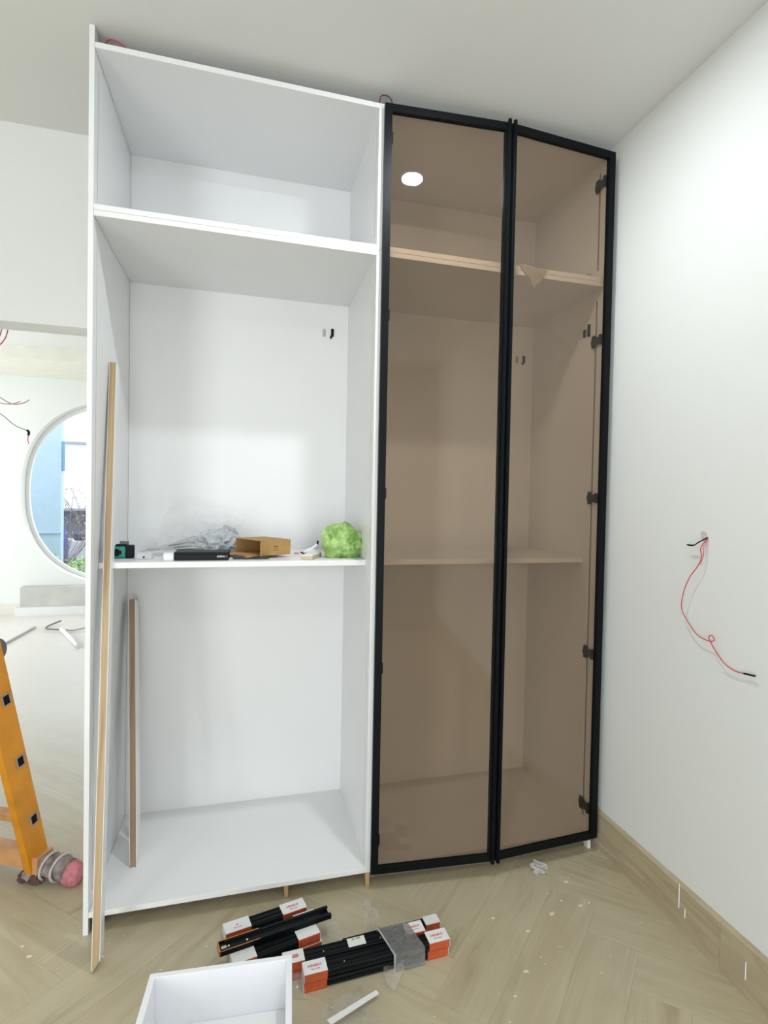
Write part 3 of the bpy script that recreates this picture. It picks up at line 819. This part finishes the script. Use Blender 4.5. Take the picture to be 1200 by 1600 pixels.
# chips of plaster scattered on the floor
bm = bmesh.new(); rnd = random.Random(3)
spots = [(1.672, -.159, 5), (1.653, -.284, 4), (1.532, -.295, 6), (1.54, -.29, 3), (1.323, -.263, 4), (1.413, -.347, 4), (1.33, -.494, 5), (1.258, -.566, 3), (.081, -.108, 3), (.386, -.146, 2.5), (-.136, -.051, 5), (1.60, -.245, 3), (1.57, -.20, 2), (1.69, -.28, 3), (-.17, .0, 4)]
spots += [(rnd.uniform(-.4, 1.85), rnd.uniform(-.8, -.03), rnd.uniform(.8, 2.0)) for _ in range(40)]
spots += [(rnd.uniform(-.8, -.15), rnd.uniform(-.2, 1.9), rnd.uniform(.8, 2.5)) for _ in range(14)]
def inside(x, y): return (.22 < x < .66 and y < -.38) or (.42 < x < .8 and -.34 < y < -.06) or (.6 < x < 1.15 and -.42 < y < -.22)
for x, y, s in spots:
    if inside(x, y): continue
    s *= .001*1.15; a = rnd.uniform(0, 6); k = 7
    top = [bm.verts.new((x+s*(1.6 if i % 7 else 1.1)*math.cos(a+i*6.283/k)*rnd.uniform(.7, 1.2), y+s*math.sin(a+i*6.283/k)*rnd.uniform(.7, 1.2), .0012)) for i in range(k)]
    bot = [bm.verts.new((v.co.x*1.0, v.co.y, .0001)) for v in top]
    bm.faces.new(top)
    for i in range(k): bm.faces.new([top[i], bot[i], bot[(i+1) % k], top[(i+1) % k]])
bmesh.ops.recalc_face_normals(bm, faces=bm.faces)
tag(new('plaster_chips', bm, mat('plaster_chip', rgb(226, 216, 190), .8)), 'small pale plaster chips and paint specks scattered over the floor', 'debris', kind='stuff')

# ------------------------------------------------------------------ wires
t = thing('wall_wires', 'long red wire with a loop and short black wire from right wall', 'wire', (1.92, -.5, 1.33))
def rel(pts, o_): return [tuple(Vector(p)-Vector(o_)) for p in pts]
OW = (1.92, -.5, 1.33)
red = [(1.924, -.530, 1.330), (1.905, -.522, 1.297), (1.905, -.526, 1.268), (1.905, -.511, 1.236), (1.903, -.479, 1.194), (1.900, -.458, 1.143), (1.900, -.451, 1.088), (1.903, -.476, 1.05), (1.906, -.512, 1.016), (1.908, -.548, 1.005), (1.908, -.577, 1.006), (1.904, -.590, 1.016), (1.902, -.580, 1.026), (1.902, -.570, 1.016), (1.906, -.575, 1.003), (1.908, -.59, .982), (1.910, -.627, .95), (1.914, -.664, .937), (1.914, -.698, .939)]
tube('red_wire', rel(red, OW), .0016, CREDW, t)
tube('insulated_tip', rel([(1.914, -.695, .939), (1.914, -.715, .941), (1.914, -.734, .943)], OW), .0028, CBLK, t)
tube('pink_wire', rel([(1.924, -.532, 1.330), (1.908, -.531, 1.300), (1.908, -.530, 1.27), (1.908, -.518, 1.242)], OW), .0014, CPINK, t)
tube('black_wire', rel([(1.924, -.531, 1.331), (1.905, -.513, 1.315), (1.905, -.491, 1.303), (1.905, -.460, 1.302)], OW), .0020, CBLK, t)
tube('insulated_tip', rel([(1.905, -.490, 1.303), (1.905, -.476, 1.3015), (1.905, -.466, 1.302)], OW), .0030, CBLK, t)
bm = bmesh.new(); bmesh.ops.create_cone(bm, cap_ends=True, segments=14, radius1=.013, radius2=.009, depth=.003, matrix=Matrix.Translation((.0035, -.015, .008)) @ Matrix.Rotation(R(90), 4, 'Y'))
new('plaster_collar', bm, mat('rough_plaster', rgb(190, 190, 184), .9, var=.2, vscale=90), t)
t = tube('ceiling_wire', [(.030, .08, 2.852), (.036, .05, 2.885), (.055, .04, 2.893), (.085, .04, 2.884), (.125, .06, 2.862), (.15, .09, 2.852)], .0022, CREDW); tag(t, 'red wire loop lying on top of the open left cabinet', 'wire')
t = tube('ceiling_wire', [(.936, .03, 2.853), (.937, .02, 2.885), (.955, .018, 2.893), (.975, .02, 2.885), (.990, .03, 2.853)], .0022, mat('dark_red_wire', rgb(120, 40, 45), .5)); tag(t, 'short dark red wire loop on the cabinet top above the glass doors', 'wire')
t = thing('hanging_wires', 'pink wires hanging near the opening top at the left', 'wire', (-.75, 1.5, 2.3))
OW = (-.75, 1.5, 2.3)
tube('wire', rel([(-.70, 1.5, 2.899), (-.712, 1.5, 2.5), (-.733, 1.5, 2.30), (-.76, 1.5, 2.22), (-.83, 1.5, 2.15)], OW), .003, CPINK, t)
tube('wire', rel([(-.72, 1.5, 2.899), (-.745, 1.5, 2.5), (-.765, 1.5, 2.28), (-.80, 1.5, 2.19)], OW), .003, CPINK, t)
t = thing('hanging_wires', 'curved thin wires with a black taped tip hanging before the far room', 'wire', (-.80, 1.5, 1.95))
OW = (-.80, 1.5, 1.95)
tube('wire', rel([(-.80, 1.5, 2.899), (-1.0, 1.5, 2.3), (-.92, 1.5, 2.02), (-.80, 1.5, 1.95), (-.72, 1.5, 1.90), (-.665, 1.5, 1.905), (-.635, 1.5, 1.925)], OW), .0022, GREYW, t)
tube('wire', rel([(-.81, 1.5, 2.899), (-1.02, 1.5, 2.25), (-.93, 1.5, 1.96), (-.79, 1.5, 1.905), (-.72, 1.5, 1.897), (-.675, 1.5, 1.915)], OW), .0022, CPINK, t)
tube('wire', rel([(-.79, 1.5, 2.899), (-1.03, 1.5, 2.2), (-.90, 1.5, 1.93), (-.77, 1.5, 1.845), (-.70, 1.5, 1.785), (-.640, 1.5, 1.760)], OW), .0022, GREYW, t)
tube('taped_tip', rel([(-.645, 1.5, 1.762), (-.636, 1.5, 1.755), (-.637, 1.5, 1.735)], OW), .006, CBLK, t)
tube('wire', rel([(-.637, 1.5, 1.74), (-.640, 1.5, 1.71), (-.634, 1.5, 1.69)], OW), .0025, CPINK, t)

# ------------------------------------------------------------------ ladder
rd = Vector((-.88, .474, 0)).normalized(); wd = Vector((-rd.y, rd.x, 0)); wd = Vector((.474, .88, 0)).normalized()
lean = .24; LB = Vector((-.222, .352, .03)); up = (Vector((0, 0, 1))-wd*lean).normalized()
fy = rd.cross(up).normalized()
if fy.dot(wd) < 0: fy = -fy
t = thing('ladder', 'scratched yellow folding ladder with a cloth-wrapped foot at the left edge', 'ladder', (0, 0, 0))
def lbox(nm, o_, x0, x1, y0, y1, z0, z1, m, par, bev=.002):
    bm = bmesh.new(); addbox(bm, x0, x1, y0, y1, z0, z1)
    if bev: bevel(bm, bev)
    bm.transform(axes(o_, rd, fy, up)); return new(nm, bm, m, par)
LR = 1.75; RW = .085
for side in (0, 1):
    o_ = LB+rd*(.46*side)
    bm = bmesh.new()
    xs = (0, .004) if side == 0 else (.026, .030)
    addbox(bm, xs[0], xs[1], -RW/2, RW/2, 0, LR)
    addbox(bm, 0 if side else .004, .026 if side else .030, -RW/2, -RW/2+.004, 0, LR)
    addbox(bm, 0 if side else .004, .026 if side else .030, RW/2-.004, RW/2, 0, LR)
    bevel(bm, .0012)
    bm.transform(axes(o_, rd, fy, up)); rail = new('rail', bm, LADY, t)
    if side == 0:
        for k in range(6):
            zc = .215+.245*k-.0
            bm = bmesh.new()
            a_, b_ = .012, .017
            for q in ((-.004, 0.0005, .014-a_-.004, .014+a_+.004, zc-b_-.004, zc-b_), (-.004, .0005, .014-a_-.004, .014+a_+.004, zc+b_, zc+b_+.004), (-.004, .0005, .014-a_-.004, .014-a_, zc-b_, zc+b_), (-.004, .0005, .014+a_, .014+a_+.004, zc-b_, zc+b_)): addbox(bm, *q)
            bm.transform(axes(o_, rd, fy, up)); new('rung_collar', bm, SOCK, rail)
            lbox('rung_hollow', o_, -.0015, -.0003, .014-a_, .014+a_, zc-b_, zc+b_, HOLE, rail, 0)
for k in range(6):
    zc = .215+.245*k
    lbox('rung', LB, .0042, .4858, -.002, .030, zc-.018, zc+.018, LADB, t, .003)
# base bar with wrapped end
hx = rd; hz = Vector((0, 0, 1)); hy = wd
def hbox(nm, x0, x1, y0, y1, z0, z1, m, bev=.003):
    bm = bmesh.new(); addbox(bm, x0, x1, y0, y1, z0, z1); bevel(bm, bev); bm.transform(axes(Vector((LB.x, LB.y, 0)), hx, hy, hz)); return new(nm, bm, m, t)
hbox('base_bar', .032, .62, -.030, .030, .045, .105, LADB)
hbox('base_bar_end', -.02, .0315, -.0425, .034, .03, .10, LADB)
bx = Vector((LB.x, LB.y, .052))
bm = bmesh.new(); pts = [bx-rd*x + Vector((0, 0, -.0)) for x in (-.02, .0, .025, .05, .075, .10, .125)]
addtube(bm, smoothpts(pts, 5), .04, 20)
for v in bm.verts:
    p = v.co; n_ = noise.noise(p*30)*.009+abs(noise.noise(p*60))*.006
    c = bx; ax = (p-c); al = ax.dot(rd); rad = ax-rd*al; rl = rad.length or 1
    v.co = p+rad/rl*(n_-.002); v.co.z = max(v.co.z, .003)
bmesh.ops.recalc_face_normals(bm, faces=bm.faces)
wr = new('cloth_wrap', bm, GREYC, t, smooth=True)
crumple('pink_cloth_end', tuple(bx-rd*.135-Vector((0, 0, .049))), .040, .036, .046, PINKC, wr, 4, .25, 1.6, 12, False)
for k, (dx, dz) in enumerate(((.03, 0), (.0, .012), (-.02, 0))):
    crumple('rag', tuple(bx-rd*(dx-.02)+wd*(-.03)+Vector((0, 0, -.049+dz))), .026, .022, .022, DKCLOTH if k != 1 else GREYC, wr, 3, .5, 2.4, 14+k)
for k, dx in enumerate((.035, .085)):
    bm = bmesh.new(); K = 20; ring = []
    c0 = bx-rd*dx
    pts = [c0+wd*math.cos(2*math.pi*i/K)*.0455+Vector((0, 0, 1))*math.sin(2*math.pi*i/K)*.0455-rd*.006*math.sin(2*math.pi*i/K*1+k) for i in range(K+1)]
    pts = [Vector((p.x, p.y, max(p.z, .006))) for p in pts]
    addtube(bm, pts, .005, 6); new('binding_strip', bm, mat('pale_rag', rgb(196, 186, 182), .9), wr)
hub = LB+rd*.02
p0 = Vector((-.376, .335, .862))
bm = bmesh.new(); bmesh.ops.create_cone(bm, cap_ends=True, segments=28, radius1=.046, radius2=.042, depth=.03)
bevel(bm, .004, 2); bm.transform(axes(p0, rd.cross(Vector((0, 0, 1))), Vector((0, 0, 1)), rd)); new('hinge_disc', bm, mat('grey_hinge', rgb(96, 96, 96), .5, var=.2), t)

# ------------------------------------------------------------------ far room bits
t = thing('white_pipe', 'short white pipe with curled cord lying on the far bright floor', 'pipe', (-1.15, 4.24, 0))
tube('pipe', [(-.17, .36, .022), (.18, -.40, .022)], .022, WHITEP, t, 0, 12)
tube('cord', [(-.16, .34, .02), (-.30, .36, .03), (-.34, .55, .02), (-.28, .75, .03)], .008, GREYW, t)
tube('cord', [(-.16, .34, .02), (-.02, .30, .02), (.10, .48, .03), (.02, .62, .04)], .008, mat('pale_cord', rgb(190, 186, 184), .6), t)
for i, (a, b, lb) in enumerate((((-1.62, 4.80, .02), (-1.66, 4.02, .02), 'long pale strip on the far floor, nearer the white pipe'), ((-1.90, 4.60, .02), (-1.86, 4.05, .02), 'second pale strip on the far floor at the frame edge'))):
    a = Vector(a); b = Vector(b); d = b-a
    bm = bmesh.new(); addbox(bm, -.012, .012, 0, d.length, 0, .022); bevel(bm, .002)
    bm.transform(Matrix.Translation(a-Vector((0, 0, .0199))) @ Matrix.Rotation(math.atan2(d.y, d.x)-math.pi/2, 4, 'Z'))
    tag(new('floor_strip', bm, mat('pale_strip', rgb(196, 196, 198), .5)), lb, 'strip')

# ------------------------------------------------------------------ outside the round window
struct(box('ground', -9, 7, 5.9, 22, -.3, -.1, mat('outside_ground', rgb(190, 186, 176), .9), bev=0))
BLUE = mat('blue_render', rgb(172, 196, 216), .8)
t = thing('blue_building', 'flat light blue building side seen through the round window', 'building', (-3.4, 8.2, -.1))
box('wall', -1.3, 1.195, -.4, -.25, 0, 5.6, BLUE, t, .01)
box('ledge', -1.3, 1.21, -.43, -.4, .9, .93, BLUE, t, .004)
box('downpipe', 1.196, 1.235, -.38, -.34, 1.85, 2.3, mat('blue_shutter', rgb(120, 160, 190), .6), t, .004)
t = thing('white_building', 'overexposed white building with thin dark ledges beyond the window', 'building', (-1.5, 12.4, -.1))
WB = mat('white_render', rgb(236, 238, 240), .8)
box('wall', -3.5, 4, 0, 3, 1.12, 6.5, WB, t, .01)
for k, z in enumerate((2.6, 1.12)):
    box('ledge', -3.5, 4, -.12, 0, z, z+.05, mat('ledge_grey', rgb(150, 156, 164), .7), t, .004)
box('ground_storey', -3.5, 4, .3, 3, 0, 1.12, mat('dark_storey', rgb(104, 112, 130), .8, var=.3, vscale=3), t, .01)
t = thing('blue_barrel', 'small blue barrel standing outside the window', 'barrel', (-2.53, 9.0, -.1))
bm = bmesh.new(); addtube(bm, [(0, 0, z) for z in (0, .2, .5, .8, .88)], .1, 16, rr=[.09, .105, .11, .1, .085]); new('body', bm, mat('blue_plastic', rgb(50, 90, 170), .4), t)
bm = bmesh.new(); addtube(bm, [(0, 0, .62), (0, 0, .65)], .115, 16); new('hoop', bm, MATS['blue_plastic'], t)
for k, (nm, c, x, y, sz) in enumerate((('dark grey', (92, 92, 108), -2.40, 9.65, .11), ('crimson', (204, 60, 92), -2.225, 9.70, .06), ('pale tan', (196, 178, 160), -2.12, 9.62, .075), ('navy', (64, 78, 116), -1.96, 9.75, .10), ('lilac', (170, 160, 190), -1.80, 9.65, .08))):
    o = crumple('sack', (x, y, .5545), sz, sz*.8, sz*.8, mat('sack_'+nm, rgb(*c), .85, var=.2, vscale=12), None, 3, .4, 2, k)
    tag(o, nm+' bundle lying on the low wall outside the round window', 'sack', group='bundles on the low wall outside')
t = thing('low_wall', 'low pale wall carrying bundles beyond the hedge', 'wall', (-2.0, 9.8, -.1))
box('block', -1.2, 2.5, -.28, .5, 0, .655, mat('low_wall', rgb(196, 198, 204), .8), t, .01)
# hedge
bm = bmesh.new(); rnd = random.Random(8)
for k in range(2600):
    x = rnd.uniform(-2.5, -.6); y = rnd.uniform(6.7, 7.65); top = .50+.10*math.sin(x*7)+.05*math.sin(x*19)
    z = rnd.uniform(-.1, top); l_ = rnd.uniform(.05, .10); a = rnd.uniform(0, 6.28); b_ = rnd.uniform(-.9, .9)
    M_ = Matrix.Translation((x, y, z)) @ Euler((b_, rnd.uniform(-.9, .9), a)).to_matrix().to_4x4()
    vs = [bm.verts.new(M_ @ Vector(p)) for p in ((0, 0, 0), (l_*.5, l_*.18, .004), (l_, 0, 0), (l_*.5, -l_*.18, .004))]
    f = bm.faces.new(vs); f.material_index = k % 3
tag(new('hedge', bm, None, None, [mat('leaf_a', rgb(150, 196, 110), .6), mat('leaf_b', rgb(190, 220, 150), .6), mat('leaf_c', rgb(120, 170, 90), .6)]), 'bright green leafy plants under the round window outside', 'plants', kind='stuff')
t = thing('bare_shrub', 'thin twiggy shrub with few pale leaves outside the window', 'shrub', (-2.35, 8.5, -.1))
rnd = random.Random(2)
bm = bmesh.new()
for k in range(16):
    a = Vector((rnd.uniform(-.05, .05), 0, .3)); p = [Vector((0, 0, 0)), a, a+Vector((rnd.uniform(-.15, .35), rnd.uniform(-.2, .2), .5)), a+Vector((rnd.uniform(-.15, .45), rnd.uniform(-.2, .2), rnd.uniform(.8, 1.3)))]
    addtube(bm, smoothpts(p, 4), .005, 5)
new('twigs', bm, mat('twig', rgb(140, 128, 118), .8), t)
bm = bmesh.new()
for k in range(160):
    c = Vector((rnd.uniform(-.12, .45), rnd.uniform(-.2, .2), rnd.uniform(.7, 1.62))); s = rnd.uniform(.012, .03)
    M_ = Matrix.Translation(c) @ Euler((rnd.uniform(0, 3), rnd.uniform(0, 3), 0)).to_matrix().to_4x4()
    bm.faces.new([bm.verts.new(M_ @ Vector(p)) for p in ((-s, 0, 0), (0, s*.5, 0), (s, 0, 0), (0, -s*.5, 0))])
o = new('leaves', bm, mat('pale_leaf', rgb(190, 170, 172), .7), t); o['kind'] = 'stuff'

# ------------------------------------------------------------------ ceiling downlights
EM = bpy.data.materials.new('lamp_lens'); EM.use_nodes = True
b_ = EM.node_tree.nodes['Principled BSDF']; b_.inputs['Emission Color'].default_value = (.86, .92, 1, 1); b_.inputs['Emission Strength'].default_value = 40
def downlight(x, y, label, power):
    t = thing('downlight', label, 'ceiling light', (x, y, H), 0, 'recessed ceiling downlights')
    bm = bmesh.new(); bmesh.ops.create_cone(bm, cap_ends=True, segments=32, radius1=.058, radius2=.062, depth=.006, matrix=Matrix.Translation((0, 0, -.0035))); new('trim_ring', bm, WHITEP, t)
    bm = bmesh.new(); bmesh.ops.create_cone(bm, cap_ends=True, segments=32, radius1=.045, radius2=.045, depth=.002, matrix=Matrix.Translation((0, 0, -.0078))); new('lens', bm, EM, t)
    area('lamp', (0, 0, -.012), (0, 0, 0), .09, .09, power, (.90, .95, 1), 'DISK', t)
downlight(1.114, -.564, 'round white recessed downlight in front of the glass doors', 14)
downlight(.9, -2.9, 'round white recessed downlight behind the camera', 12)
